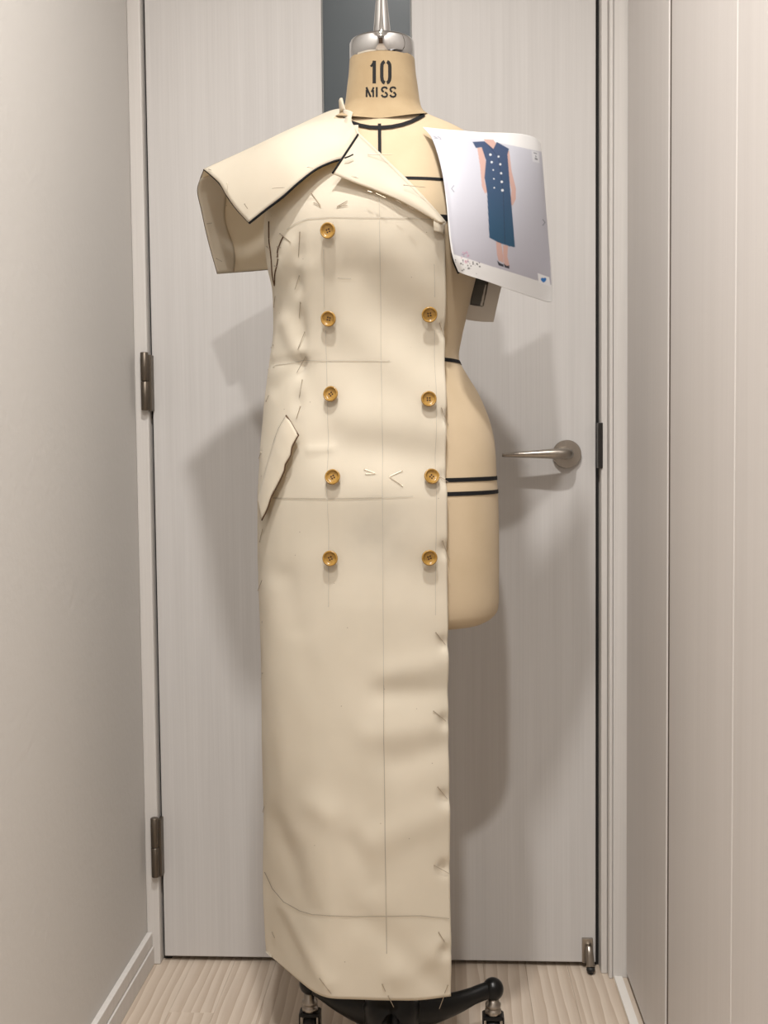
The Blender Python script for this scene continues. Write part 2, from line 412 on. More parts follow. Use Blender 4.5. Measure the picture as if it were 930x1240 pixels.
# door stop at the foot of the door
sx0, sx1 = at(704.5, 1140, 0).x, at(717.5, 1140, 0).x
zt, zb_ = at(711, 1135, 0).z, .011
ds = box('door_stop', (sx0, -.006, zb_), (sx1, -.0002, zt), M['nickel'], d1, .001)
cx = (sx0+sx1)/2+.002
bm = bmesh.new()
P = [(cx, -.010, zt-.012), (cx, -.016, zt-.020), (cx+.0005, -.021, zt-.034), (cx+.001, -.024, .012)]
add_tube(bm, catmull(P, 12), [(.0058+.0022*i/12, .0045) for i in range(13)], 14, Vector((0, 1, 0))); bmobj('stop_arm', bm, M['nickel'], ds, True)
bm = bmesh.new(); add_lathe(bm, [(.004, .001), (.0055, .002), (.006, .006), (.0075, .007), (.0075, .013)], 20, (cx+.001, -.024, 0)); bmobj('rubber_foot', bm, M['rubber'], ds, True)

# folding closet doors on the right
d2 = empty('door_2', (XR, -.5, 0)); tagp(d2, 'pale wood-print folding closet doors on the right', 'door', kind='structure')
ys = [-.041, -.366, -.3845, -.7115, -.7130, -1.05, -1.055, -1.39, -1.3915, -1.73, -1.735, -2.40]
for i in range(0, 12, 2):
    box('closet_panel', (XR, ys[i+1], .012), (XR+.02, ys[i], 2.39), M['closet'], d2, .0018)
box('panel_seam_shade', (XR+.0022, -.3845, .012), (XR+.019, -.3662, 2.39), M['seam_shade'], d2)  # dark strip filling the seam, its shade painted in as colour
wr2 = box('closet_jamb', (XR, BACK, .012), (XR+.02, -2.402, 2.39), M['closet'], d2)
t4 = box('trim_4', (.4165, BACK, 0), (.4305, -.0365, .0035), M['rail'])
tagp(t4, 'white floor rail along the foot of the closet doors', 'trim', kind='structure')

# ------------------------------------------------------------------ dress form
CX, CY = .041, -.33
NEXP = 2.25
FORM = [  # z, half width, front depth, back depth
    (.676, .140, .098, .108), (.682, .151, .107, .117), (.694, .1605, .113, .124), (.731, .1622, .117, .132), (.805, .1626, .118, .138),
    (.861, .1616, .116, .130), (.881, .1600, .113, .126), (.933, .1572, .107, .114), (.966, .1502, .103, .104), (1.004, .1350, .096, .094),
    (1.032, .1185, .092, .086), (1.055, .1068, .090, .081), (1.085, .1106, .093, .082), (1.111, .1167, .099, .085), (1.134, .1227, .107, .088),
    (1.171, .1324, .121, .092), (1.218, .1450, .131, .097), (1.250, .1510, .129, .101), (1.278, .1540, .119, .104), (1.310, .1560, .103, .104),
    (1.335, .1520, .089, .099), (1.355, .1400, .077, .090), (1.372, .1220, .067, .080), (1.384, .1000, .060, .071), (1.394, .0760, .056, .064), (1.402, .0620, .0525, .058), (1.412, .0545, .048, .052)]
def sgnpow(v, e): return math.copysign(abs(v)**e, v)
def form_pt(th, z, off=0.0):
    """th = 0 faces the camera, positive towards the door handle"""
    a = interp(FORM, z, 1); b = interp(FORM, z, 2 if math.cos(th) >= 0 else 3)
    e = 2/NEXP
    x, y = a*sgnpow(math.sin(th), e), -b*sgnpow(math.cos(th), e)
    n = Vector((x/a/a, y/b/b, 0)); n.normalize()
    return Vector((CX+x, CY+y, z)) + n*off
def on_form(px, py, off=0.0):
    Y = CY-.1
    for _ in range(25):
        p = at(px, py, Y); z = min(1.411, max(.68, p.z)); a = interp(FORM, z, 1); b = interp(FORM, z, 2)
        q = min(1.0, abs((p.x-CX)/a))
        Y += .6*(CY - b*(1-q**NEXP)**(1/NEXP) - off - Y)
    return at(px, py, Y)
NECK = [(1.378, .074, .062), (1.390, .0645, .0565), (1.402, .0580, .0520), (1.420, .0530, .0490), (1.445, .0495, .0470), (1.462, .0472, .0457), (1.480, .0458, .0450)]
def on_neck(px, py, off=0.0):
    Y = CY-.05
    for _ in range(25):
        p = at(px, py, Y); a = interp(NECK, p.z, 1); b = interp(NECK, p.z, 2)
        q = min(1.0, abs((p.x-CX)/a)); Y += .6*(CY - b*math.sqrt(1-q*q) - off - Y)
    return at(px, py, Y)
def ribbon(name, fn, pts, wpx, mat, parent, off=.0006, step=4.0, bm=None):
    """flat strip of width wpx laid on a surface along measured points"""
    pts = [Vector((p[0], p[1], 0)) for p in pts]; dense = []
    for a, b in zip(pts, pts[1:]):
        n = max(1, int((b-a).length/step))
        dense += [a.lerp(b, k/n) for k in range(n)]
    dense.append(pts[-1])
    own = bm is None
    if own: bm = bmesh.new()
    prev = None
    for i, p in enumerate(dense):
        t = (dense[min(i+1, len(dense)-1)]-dense[max(i-1, 0)]).normalized(); nn = Vector((-t.y, t.x, 0))*wpx/2
        pr_ = [bm.verts.new(fn(p.x+nn.x*k, p.y+nn.y*k, off)) for k in (-1, 1)]
        if prev: bm.faces.new((prev[0], prev[1], pr_[1], pr_[0]))
        prev = pr_
    if own: return bmobj(name, bm, mat, parent)

form = empty('dress_form', (CX, CY, 0))
tagp(form, 'tan linen size ten dress form on a black caster stand, chrome neck cap', 'dress form')
NZ, NT = 110, 96
G = []
zz = []
for k in range(len(FORM)-1):
    for i in range(5): zz.append(FORM[k][0]+(FORM[k+1][0]-FORM[k][0])*i/5)
zz.append(FORM[-1][0])
for z in zz: G.append([form_pt(2*math.pi*j/NT, z) for j in range(NT+1)])
vs_ = []; fs = []
for row in G: vs_ += row[:-1]
for i in range(len(G)-1):
    for j in range(NT):
        k = (j+1) % NT; fs.append((i*NT+j, i*NT+k, (i+1)*NT+k, (i+1)*NT+j))
fs.append(tuple(range(NT))[::-1]); fs.append(tuple((len(G)-1)*NT+j for j in range(NT)))
body = mesh('torso', vs_, fs, M['linen'], form)
for p in body.data.polygons: p.use_smooth = len(p.vertices) == 4
# neck
vs_ = []; fs = []; R_ = 24
seam = on_form(461, 143).z
for i in range(R_+1):
    for j in range(72):
        th = 2*math.pi*j/72; zb0 = min(1.411, seam+.028*(1-math.cos(th))); zz_ = zb0+(1.480-zb0)*(i/R_)
        a, b = interp(NECK, zz_, 1), interp(NECK, zz_, 2)
        if zz_ <= 1.412:
            fpt = form_pt(th, zz_); rr = math.hypot(fpt.x-CX, fpt.y-CY); rn = math.hypot(a*math.sin(th), b*math.cos(th))
            k = max(1.0, rr/rn); a, b = a*k, b*k
        vs_.append((CX+(a+.0007)*math.sin(th), CY-(b+.0007)*math.cos(th), zz_))
for i in range(R_):
    for j in range(72):
        k = (j+1) % 72; fs.append((i*72+j, i*72+k, (i+1)*72+k, (i+1)*72+j))
neck = mesh('neck', vs_, fs, M['linen_neck'], form, True)
# stencilled size on the neck
def strokes(name, lst):
    bm = bmesh.new()
    for wpx, pts in lst: ribbon(None, on_neck, pts, wpx, None, None, .0009, 1.5, bm)
    return bmobj(name, bm, M['ink'], neck)
strokes('size_number', [
    (4.2, [(453.2, 73.5), (453.2, 101)]), (2.6, [(448.8, 80.5), (450.5, 79.0), (452.5, 75.5), (453.5, 73.8)]),
    (4.2, [(465.8, 74.6), (464.2, 75.4), (462.6, 78), (462.3, 82), (462.3, 93), (462.8, 97), (464.4, 99.6), (466.0, 100.3)]),
    (4.2, [(468.6, 74.6), (470.2, 75.4), (471.8, 78), (472.1, 82), (472.1, 93), (471.6, 97), (470.2, 99.6), (468.4, 100.3)])])
S1 = [(468.8, 107.8), (467.6, 106), (465.6, 105.6), (463.2, 106.4), (462.3, 108.2), (463.0, 110.2), (464.8, 111.3)]
S2 = [(466.0, 111.8), (468.0, 112.8), (468.9, 114.6), (468.2, 116.6), (466.0, 117.4), (463.6, 116.9), (462.0, 114.8)]
sh = lambda L_, dx: [(x+dx, y) for x, y in L_]
strokes('size_lettering', [
    (2.2, [(443.9, 108.5), (443.9, 117.6)]), (2.4, [(443.6, 105.6), (448.0, 115.5), (449.0, 117.4)]),
    (2.2, [(452.6, 105.6), (449.9, 111.5)]), (2.2, [(452.0, 109.0), (452.0, 117.6)]), (2.4, [(456.2, 105.4), (456.2, 117.6)]),
    (2.4, S1), (2.4, S2), (2.4, sh(S1, 10.3)), (2.4, sh(S2, 10.3))])
# chrome cap and finial
bm = bmesh.new(); add_lathe(bm, [(.0462, 1.4780), (.0462, 1.5020), (.0452, 1.5047), (.0425, 1.5063), (.016, 1.5080)], 72, (CX, CY, 0))
nc_ = bmobj('neck_cap', bm, M['chrome'], form)
for p in nc_.data.polygons: p.use_smooth = p.normal.z < .9
bm = bmesh.new(); add_lathe(bm, [(.0135, 1.5070), (.0150, 1.5095), (.0150, 1.5130), (.0138, 1.5155), (.0128, 1.5185), (.0104, 1.5415), (.0082, 1.5655), (.0072, 1.5855), (.0078, 1.5915), (.0110, 1.5975), (.0125, 1.6065), (.0110, 1.6165), (.006, 1.6235), (.0001, 1.6255)], 36, (CX, CY, 0))
fi = bmobj('finial', bm, M['chrome'], form, True)
# black style tapes on the form
def band(name, z, w_, t0, t1, dz=lambda t: 0, n=60):
    vs_ = []; fs = []
    for i in range(n+1):
        th = math.radians(t0+(t1-t0)*i/n); zc = z+dz(th)
        vs_ += [form_pt(th, zc-w_/2, .0010), form_pt(th, zc+w_/2, .0010)]
        if i: k = 2*i; fs.append((k-2, k, k+1, k-1))
    return mesh(name, vs_, fs, M['black'], form)
ribbon('neckline_tape', on_form, [(417, 141), (424, 147.5), (436, 151.5), (448, 153.8), (461, 154.2), (474, 153.2), (487, 150.5), (498, 146.8), (507, 142.5), (514, 138.5)], 4.2, M['black'], form, .0022, 2)
ribbon('centre_front_tape', on_form, [(459.5, 149.5), (459.8, 182), (461, 215)], 4.0, M['black'], form, .0026, 3)
zc = on_form(515, 216).z; band('chest_tape', zc, .0040, -60, 64)
zc = on_form(538, 264).z; band('bust_tape', zc, .0085, -100, 100)
zc = on_form(548, 435).z; band('waist_tape', zc, .0052, -180, 180, lambda t: -.002*math.sin(t))
band('hip_tape', on_form(570, 581.5).z, .0056, -180, 180, lambda t: .0015*math.sin(t))
band('hip_tape', on_form(570, 598.0).z, .0056, -180, 180, lambda t: .0010*math.sin(t))
ribbon('armhole_tape', on_form, [(548, 306), (550.5, 318), (556, 331)], 4.0, M['black'], form, .0015, 2)
# arm plates closing the armholes
for s in (1, -1):
    bm = bmesh.new(); add_lathe(bm, [(.001, .010), (.030, .009), (.041, .006), (.045, 0), (.045, -.03)], 40, (0, 0, 0), 'X')
    for v in bm.verts: v.co = Vector((CX + s*(.146+v.co.x), CY+.004+v.co.y, 1.302+v.co.z*1.22))
    bmobj('arm_plate', bm, M['linen'], form, True)
# underside cap, pole, hub, legs, casters
bm = bmesh.new(); add_lathe(bm, [(.016, .06), (.016, .70)], 28, (CX, CY, 0)); bmobj('pole', bm, M['castiron'], form, True)
bm = bmesh.new(); add_lathe(bm, [(.012, .050), (.034, .056), (.040, .070), (.042, .098), (.036, .112), (.026, .122), (.023, .150), (.028, .158), (.020, .172)], 40, (CX, CY, 0)); bmobj('hub', bm, M['castiron'], form, True)
KR = at(597, 1196, -.262); KL = at(375, 1189, -.262)
ends = [KR, KL, Vector((CX+.004, CY-.165, KR.z))]
proto = {}
for K in ends:
    K = Vector(K); H = Vector((CX, CY, .082)); dirv = (K-H); dirv.z = 0; L_ = dirv.length; dirv.normalize()
    pts = [H+dirv*.015, H+dirv*L_*.35+Vector((0, 0, -.004)), H+dirv*L_*.62+Vector((0, 0, -.001)), H+dirv*L_*.84+Vector((0, 0, .006)), Vector((K.x, K.y, K.z-.001))]
    bm = bmesh.new(); add_tube(bm, catmull(pts, 22), [(.017-.006*min(1, i/18), .029-.016*min(1, i/17)) for i in range(23)], 16)
    leg = bmobj('leg', bm, M['castiron'], form, True)
    bm = bmesh.new(); bmesh.ops.create_uvsphere(bm, u_segments=24, v_segments=16, radius=.0165)
    for v in bm.verts: v.co = Vector((K.x+v.co.x, K.y+v.co.y, K.z-.002+v.co.z*1.05))
    bmobj('leg_knob', bm, M['castiron'], leg, True)
    zf = .050
    bm = bmesh.new(); add_lathe(bm, [(.0095, zf+.001), (.0125, zf+.004), (.0125, zf+.009), (.010, zf+.0105), (.010, zf+.0125), (.0120, zf+.014), (.0120, zf+.018), (.009, zf+.020), (.009, K.z-.010)], 28, (K.x, K.y, 0))
    ca = bmobj('caster', bm, M['nickel'], form, True)
    bm = bmesh.new()
    add_box(bm, (K.x-.0155, K.y-.012, zf-.005), (K.x+.0155, K.y+.012, zf+.002), .002)
    for s in (-1, 1): add_box(bm, (K.x+s*.0155-.0012, K.y-.010, .018), (K.x+s*.0155+.0012, K.y+.012, zf), .0008)
    bmobj('caster_fork', bm, M['castiron'], ca)
    for s in (-1, 1): box('fork_rim', (K.x+s*.0125-.0012, K.y-.0128, .020), (K.x+s*.0125+.0012, K.y-.0118, zf-.003), M['nickel'], ca, .0003)
    bm = bmesh.new(); add_lathe(bm, [(.006, -.0105), (.019, -.0105), (.0222, -.008), (.0228, 0), (.0222, .008), (.019, .0105), (.006, .0105)], 36, (K.x, K.y+.004, .0228), 'X'); bmobj('wheel', bm, M['rubber'], ca, True)

# ------------------------------------------------------------------ muslin dress
DR = [  # z, half width (left), front depth, back depth
    (.160, .1870, .128, .140), (.244, .1894, .129, .141), (.369, .1886, .130, .142), (.494, .1878, .131, .144), (.667, .1865, .130, .146), (.740, .1874, .129, .147),
    (.837, .1877, .130, .146), (.910, .1846, .124, .134), (.982, .1774, .113, .112), (1.054, .1677, .104, .094), (1.101, .1612, .108, .092),
    (1.155, .1618, .124, .097), (1.185, .1675, .134, .102), (1.218, .1700, .141, .107), (1.256, .1705, .139, .110), (1.300, .1640, .118, .110),
    (1.330, .1580, .101, .103), (1.355, .1440, .086, .094), (1.375, .1180, .075, .084), (1.392, .0920, .067, .074), (1.405, .070, .058, .062)]
EX = 2/2.2
CRE = []
def base_pt(th, z):
    A = interp(DR, z, 1); B = interp(DR, z, 2 if math.cos(th) >= 0 else 3)
    x, y = -A*sgnpow(math.sin(th), EX), -B*sgnpow(math.cos(th), EX)
    n = Vector((x/A/A, y/B/B, 0)); n.normalize()
    if 0 < th < math.pi/2 and z < .62:          # towards the hem the cloth hangs flat in front and folds back at the side
        wgt = min(1, (.62-z)/.40); wgt = wgt*wgt*(3-2*wgt); q = -x/A; kx = .50
        yc = -B*(1-.03*q/kx) if q < kx else -B*.97*max(0, 1-(q-kx)/(1-kx))
        if abs(q-kx) < .12:                      # round the fold
            f = (q-kx+.12)/.24; yc = -B*((1-f)**2*(1-.03*(kx-.12)/kx)+2*f*(1-f)*.97+f*f*.97*(1-.12/(1-kx)))
        y = y*(1-wgt)+yc*wgt
    return Vector((CX+x, CY+y, z)), n
def crease(x, z):
    s = 0.0
    for ax, az, bx, bz, wid, amp, wave in CRE:
        dx, dz = bx-ax, bz-az; L2 = dx*dx+dz*dz
        t = ((x-ax)*dx+(z-az)*dz)/L2 if L2 > 1e-9 else 0
        tc = min(1, max(0, t)); d2 = (x-ax-tc*dx)**2+(z-az-tc*dz)**2
        if d2 < (3.2*wid)**2:
            k = amp*math.exp(-d2/(2*wid*wid))
            if wave: k *= .6+.4*math.sin(tc*math.sqrt(L2)*wave)
            s += k
    return s
from mathutils import noise as mnoise
def dress_pt(th, z, off=0.0):
    p, n = base_pt(th, z)
    q = Vector((p.x*7, th*1.2, z*6))
    amp = .0022 if z < .72 else .0013
    w_ = crease(p.x, z) + amp*mnoise.noise(q) + .0009*mnoise.noise(q*3.1+Vector((5, 1, 2)))
    return p + n*(w_+off)
def project(p):
    v = p-CAM; d = v.dot(fw); return 465+F_PX*v.dot(RT)/d, 620-F_PX*v.dot(UP)/d
def on_dress(px, py, off=0.0):
    z = at(px, py, CY-.12).z; th = 0
    for _ in range(5):
        z = min(1.40, max(.12, z)); a, b = -1.2, math.pi/2
        for _k in range(16):
            th = (a+b)/2; p, n = base_pt(th, z)
            if project(p+n*off)[0] > px: a = th
            else: b = th
        p = dress_pt(th, z, off); z = at(px, py, p.y).z
    return Vector((p.x, p.y, z))
def xz(px, py):
    p = on_dress(px, py); return p.x, p.z
def add_crease(a, b, wid, amp, wave=0):
    CRE_NEW.append((*xz(*a), *xz(*b), wid, amp, wave))
CRE_NEW = []
for a, b, wid, amp, wave in [
    ((363, 292), (361, 332), .006, -.0045, 120), ((361, 332), (366, 400), .006, -.004, 130), ((366, 400), (364, 437), .006, -.005, 150), ((364, 437), (358, 510), .006, -.004, 140),
    ((352, 300), (340, 330), .010, .004, 0), ((376, 330), (382, 420), .012, .003, 0),
    ((364, 436), (335, 470), .008, -.003, 0), ((364, 436), (330, 441), .005, -.002, 0), ((345, 392), (362, 430), .009, .004, 0), ((368, 450), (400, 520), .012, -.0025, 0),
    ((430, 330), (535, 440), .020, -.0050, 0), ((470, 300), (535, 360), .018, .003, 0), ((420, 400), (520, 470), .018, .0035, 0),
    ((400, 540), (530, 556), .018, -.0055, 0), ((430, 505), (520, 515), .020, .004, 0), ((400, 590), (520, 600), .022, .003, 0),
    ((375, 545), (400, 543), .004, .0025, 0), ((430, 650), (520, 700), .025, -.003, 0),
    ((460, 840), (540, 838), .012, -.0035, 0), ((470, 815), (540, 800), .012, .0025, 0), ((450, 890), (520, 880), .014, .003, 0), ((480, 925), (540, 905), .014, -.0030, 0),
    ((380, 975), (420, 1000), .014, .003, 0), ((420, 1000), (450, 1070), .012, -.0025, 0), ((450, 1020), (535, 985), .016, .003, 0), ((440, 1115), (500, 1160), .014, -.003, 0), ((480, 1180), (530, 1150), .014, .004, 0),
    ((500, 1170), (540, 1200), .012, -.003, 0), ((345, 700), (360, 760), .012, -.002, 0), ((330, 720), (350, 1000), .016, .003, 0), ((340, 1000), (375, 1100), .014, -.003, 0),
    ((345, 1100), (395, 1190), .010, .003, 0)]:
    add_crease(a, b, wid, amp, wave)
EDGE_PINS = [398, 504, 578, 664, 778, 872, 965, 1050, 1150]
for y in EDGE_PINS: add_crease((538, y), (539, y+3), .006, -.005, 0)
CRE = CRE_NEW

dress = empty('toile_dress', (CX, CY, 0))
tagp(dress, 'cream muslin half dress pinned on the dress form with amber buttons', 'dress')
XRT = .087                                      # the front edge stands this far right of the centre line
foldA, foldB = on_dress(538, 270), on_dress(430, 160)
def theta_right(z):
    A = interp(DR, z, 1)
    x = XRT + max(0, .9-z)*.002
    if z > foldA.z:
        t = min(1, (z-foldA.z)/(foldB.z-foldA.z)); x = (foldA.x-CX)*(1-t)+(foldB.x-CX)*t + .004
    s = max(-.999, min(.999, -x/A)); return math.asin(math.copysign(abs(s)**(1/EX), s))
def theta_left(z):
    if z < 1.232: return math.pi/2
    t = min(1, (z-1.232)/.10); return math.radians(90-38*math.sin(t*math.pi/2))
rows = []
ZT = 1.368; n1 = 250; nt = 120
for i in range(n1+1):
    z = .172+(ZT-.172)*i/n1
    a, b = theta_right(z), theta_left(z)
    rows.append([dress_pt(a+(b-a)*j/nt, z+(.006*abs(math.sin(a+(b-a)*j/nt))**3 if i == 0 else 0)) for j in range(nt+1)])
fp = grid_mesh('front_panel', rows, M['muslin'], dress, .0012, True, True)
rows = []
for i in range(121):
    z = .176+(1.36-.176)*i/120
    a = math.pi/2 if z < 1.232 else math.radians(90+42*min(1, (z-1.232)/.10))
    rows.append([dress_pt(a+(math.pi-a)*j/50, z) for j in range(51)])
grid_mesh('back_panel', rows, M['muslin'], dress, .0012, True, True)
# turned seam allowance showing along the left side of the skirt hem
def dpatch(name, Lpts, Rpts, offL, offR, nu, nv, mat, parent, thick=.0010):
    """patch lying on the dress between two measured edges"""
    Lp = catmull([(x, y, 0) for x, y in Lpts], nv); Rp = catmull([(x, y, 0) for x, y in Rpts], nv); G = []
    for j in range(nv+1):
        row = []
        for i in range(nu+1):
            u = i/nu; q = Lp[j].lerp(Rp[j], u)
            row.append(on_dress(q.x, q.y, offL*(1-u)+offR*u + .003*math.sin(math.pi*u)))
        G.append(row)
    return grid_mesh(name, G, mat, parent, thick, True), Lp, Rp
# pocket welt
pw_, Lp, Rp = dpatch('pocket_welt', [(346.5, 503), (336, 524), (326, 556), (319, 583), (312.5, 607)], [(361.5, 527), (354, 541), (352, 552), (345.5, 563), (344, 571), (336, 588), (329, 602), (324, 617), (317.5, 630)], .0015, .0110, 8, 34, M['muslin'], dress)
tube('welt_edge_thread', [on_dress(p.x, p.y, .0122) for p in Rp], .0010, M['thread'], pw_, 6)
tube('welt_edge_thread', [on_dress(346.5+15*t, 503+24*t, .0035+.0085*t) for t in [k/8 for k in range(9)]], .0010, M['thread'], pw_, 6)
tube('welt_edge_thread', [on_dress(p.x, p.y, .0026) for p in Lp[:13]], .0004, M['thread'], pw_, 6)
# lapel folded back over the chest
FL = [(433.5, 163), (452, 180), (478, 206), (504, 232), (524, 252), (539, 269)]
OL = [(402.5, 210), (428, 220.5), (456, 231), (484, 243), (508, 256), (532, 270)]
def lap_pt(px, py, off):
    a = on_dress(px, py, off); b = on_form(px, py, off+.004)
    return a if a.y < b.y else b
Fp = catmull([(x, y, 0) for x, y in FL], 40); Op = catmull([(x, y, 0) for x, y in OL], 40); G = []
for j in range(41):
    row = []
    for i in range(15):
        u = i/14; q = Fp[j].lerp(Op[j], u); k = j/40
        row.append(lap_pt(q.x, q.y, .004+.006*u+.006*math.sin(math.pi*u)*(1-.4*k)+.010*max(0, 1-k*2.2)**1.5))
    G.append(row)
lap = grid_mesh('lapel', G, M['muslin'], dress, .0016, True)
tube('lapel_edge_tape', [p+Vector((0, -.0006, 0)) for p in G[0]], .0014, M['black'], lap, 6)
# little folded tab at the end of the lapel
tab = coons([lap_pt(525, 264, .008), lap_pt(531, 268, .008), lap_pt(537.5, 272, .006)], [lap_pt(525.5, 280, .006), lap_pt(531, 281, .008), lap_pt(536.5, 283, .004)],
            [lap_pt(525, 264, .008), lap_pt(525, 272, .008), lap_pt(525.5, 280, .006)], [lap_pt(537.5, 272, .006), lap_pt(537.5, 278, .005), lap_pt(536.5, 283, .004)], 8, 8)
grid_mesh('lapel_tab', tab, M['muslin'], lap, .0012, True)

# cap sleeve: front half
N_ = at(414.5, 132, -.335); T_ = at(247, 205.5, -.330); P_ = at(302, 270, -.425); Q_ = lap_pt(433, 166, .006)
top = [N_, at(402, 134.5, -.322), at(388, 140, -.318), at(350, 158, -.318), at(300, 181.5, -.320), at(268, 196, -.325), T_]
frontE = [Q_, lap_pt(425, 188.5, .007), lap_pt(404, 195.5, .014), lap_pt(383, 205, .020), at(362, 221, -.462), at(343, 238, -.454), at(322, 254, -.440), P_]
side = [T_, at(256, 213, -.348), at(267, 224, -.372), at(276, 239, -.392), at(287, 254, -.410), P_]
neckE = [N_, at(420, 140, -.362), lap_pt(428, 152, .008), Q_]
G = coons(top, frontE, neckE, side, 40, 34, lambda u, v: Vector((-.004, -.012, .014))*(math.sin(math.pi*v)*math.sin(math.pi*min(1, u*.93+.03))))
sf = grid_mesh('cap_sleeve_front', G, M['muslin'], dress, .0014, True, True)
tube('sleeve_edge_tape', [p+Vector((0, -.0008, -.0004)) for p in catmull(frontE, 60)[10:]], .0016, M['black'], sf, 6)
tube('sleeve_edge_tape', [p+Vector((-.0004, -.0006, 0)) for p in catmull(side, 40)], .0008, M['black'], sf, 6)
tail = [lap_pt(417, 191.5, .0285), lap_pt(422, 189.7, .029), lap_pt(427.5, 187, .0285)]
tube('sleeve_edge_tape', tail, .0010, M['black'], sf, 6)
# cap sleeve: back half, seen from inside
T2 = T_+Vector((0, .001, 0)); BL = at(263.5, 331.5, -.235); BR = at(338, 325, -.205); TR = at(352, 160, -.300)
topB = [T2, at(280, 192, -.318), at(318, 175, -.310), TR]
leftB = [T2, at(242.5, 218, -.316), at(239.5, 232, -.300), at(244.5, 256, -.282), at(252.5, 292, -.258), BL]
botB = [BL, at(290, 329.5, -.215), at(315, 327.5, -.207), BR]
rightB = [TR, at(346, 230, -.245), BR]
G = coons(topB, botB, leftB, rightB, 26, 30, lambda u, v: Vector((0, .010, 0))*(math.sin(math.pi*v)*math.sin(math.pi*u)))
sb = grid_mesh('cap_sleeve_back', G, M['muslin'], dress, .0012, True)
# turned hem allowance inside the back sleeve (doubled cloth)
H = []
for j in range(3, len(G)):
    v = j/(len(G)-1); wv = .20+.10*math.sin(2.2*v+.4)+.05*math.sin(9*v)
    row = []
    for i in range(9):
        u = wv*i/8; f = u*26; a = int(f); t = f-a
        p = G[j][a].lerp(G[j][min(a+1, 26)], t); row.append(p+Vector((.0004, -.0022-.004*math.sin(math.pi*i/8)*.5, 0)))
    H.append(row)
grid_mesh('hem_allowance', H, M['muslin'], sb, .0010, True)
tube('sleeve_hem_thread', [p+Vector((0, -.0008, 0)) for p in G[-1]], .0006, M['thread'], sb, 6)
tube('sleeve_hem_thread', [r[0]+Vector((-.0003, -.0006, 0)) for r in G], .0006, M['thread'], sb, 6)
# underarm panel of the bodice between sleeve and front
# neck seam allowances standing up around the neck
def flap(name, quad, bend):
    a, b, c, d = quad
    G = coons([a, b], [d, c], [a, d], [b, c], 6, 6, lambda u, v: Vector(bend)*math.sin(math.pi*u))
    return grid_mesh(name, G, M['muslin'], dress, .0010, True)
flap('neck_seam_allowance', (at(411, 122, -.360), at(414.5, 119.5, -.366), at(419, 134, -.378), at(412, 137, -.356)), (0, -.003, .001))
flap('neck_seam_allowance', (at(416, 133, -.372), at(427.5, 136.5, -.392), at(424, 149, -.400), at(415.5, 142, -.378)), (.001, -.003, 0))
flap('neck_seam_allowance', (at(421, 141, -.399), at(426, 145, -.405), at(424.5, 157, -.412), at(414, 153, -.396)), (0, -.004, 0))
for L_ in ([(325, 268), (325, 290), (327, 305), (329.5, 325), (332.5, 346)], [(343, 287), (339, 296), (336.5, 304), (338, 316), (335.5, 330), (332.5, 346)]):
    tube('armhole_seam', [on_dress(p.x, p.y, .0008) for p in catmull([(x, y, 0) for x, y in L_], 24)], .0009, M['thread'], fp, 6)
# pencil lines on the cloth
def pline(pts, wpx, mat='pencil'): ribbon('pencil_line', on_dress, pts, wpx, M[mat], fp, .0011, 5)
pline([(459, 238), (460, 300), (461.5, 430), (463, 520), (463.2, 605), (464, 760), (464.6, 830)], .8)
pline([(464.6, 830), (464.8, 900), (465.8, 960), (466.6, 1040), (467.6, 1110), (468.2, 1155)], .9, 'pencil_dark')
pline([(347, 278), (358, 270), (372, 264.5), (400, 262.5), (440, 263), (500, 264), (524, 266)], .9)
pline([(331, 442), (345, 440), (364, 436.5), (400, 436.5), (440, 436.5), (472, 437)], .9)
pline([(331, 603), (360, 603.5), (400, 604), (430, 603.5), (463, 602.5)], .9, 'pencil_dark')
pline([(463, 602.5), (500, 601)], .6)
pline([(321, 1056), (330, 1076), (344, 1092), (362, 1103), (376, 1107.5), (400, 1109), (430, 1110), (470, 1109.5), (510, 1109), (544, 1112.5)], .9, 'pencil_dark')
pline([(392, 302), (393, 372)], .8); pline([(395, 400), (396, 540), (397.5, 640), (398, 735)], .8)
pline([(525.5, 320), (526, 360)], .7); pline([(527, 400), (528, 560), (528, 660), (527.5, 745)], .6)
pline([(408, 336.5), (424, 337.5)], 1.0)

# buttons
def make_button():
    bm = bmesh.new()
    prof = [(r*1.05, h) for r, h in [(.0026, -.0050), (.0026, .0000), (.0070, .0001), (.0094, .0012), (.0101, .0026), (.0101, .0040), (.0095, .0050), (.0086, .0051), (.0079, .0043), (.0074, .0025), (.0050, .0019), (.0001, .0018)]]
    add_lathe(bm, prof, 36)
    bmesh.ops.recalc_face_normals(bm, faces=bm.faces)
    n0 = len(bm.faces)
    for k in range(4):
        a = math.pi/4+k*math.pi/2
        add_lathe(bm, [(.00115, .0016), (.00115, .00205), (.0001, .0021)], 10, (.0023*math.cos(a), .0023*math.sin(a), 0))
    bm.faces.ensure_lookup_table()
    for f in list(bm.faces)[n0:]: f.material_index = 1
    me = bpy.data.meshes.new('button'); bm.to_mesh(me); bm.free()
    me.polygons.foreach_set('use_smooth', [True]*len(me.polygons))
    me.materials.append(M['button']); me.materials.append(M['hole']); return me
bme = make_button()
BUT = [(398.0, 279.5, 20), (399.0, 386, 75), (401, 477.5, 40), (404, 578, 30), (400.3, 676, 25), (520, 380.5, 10), (518, 483.5, 0), (522.3, 577.5, 45), (520, 675, 20)]
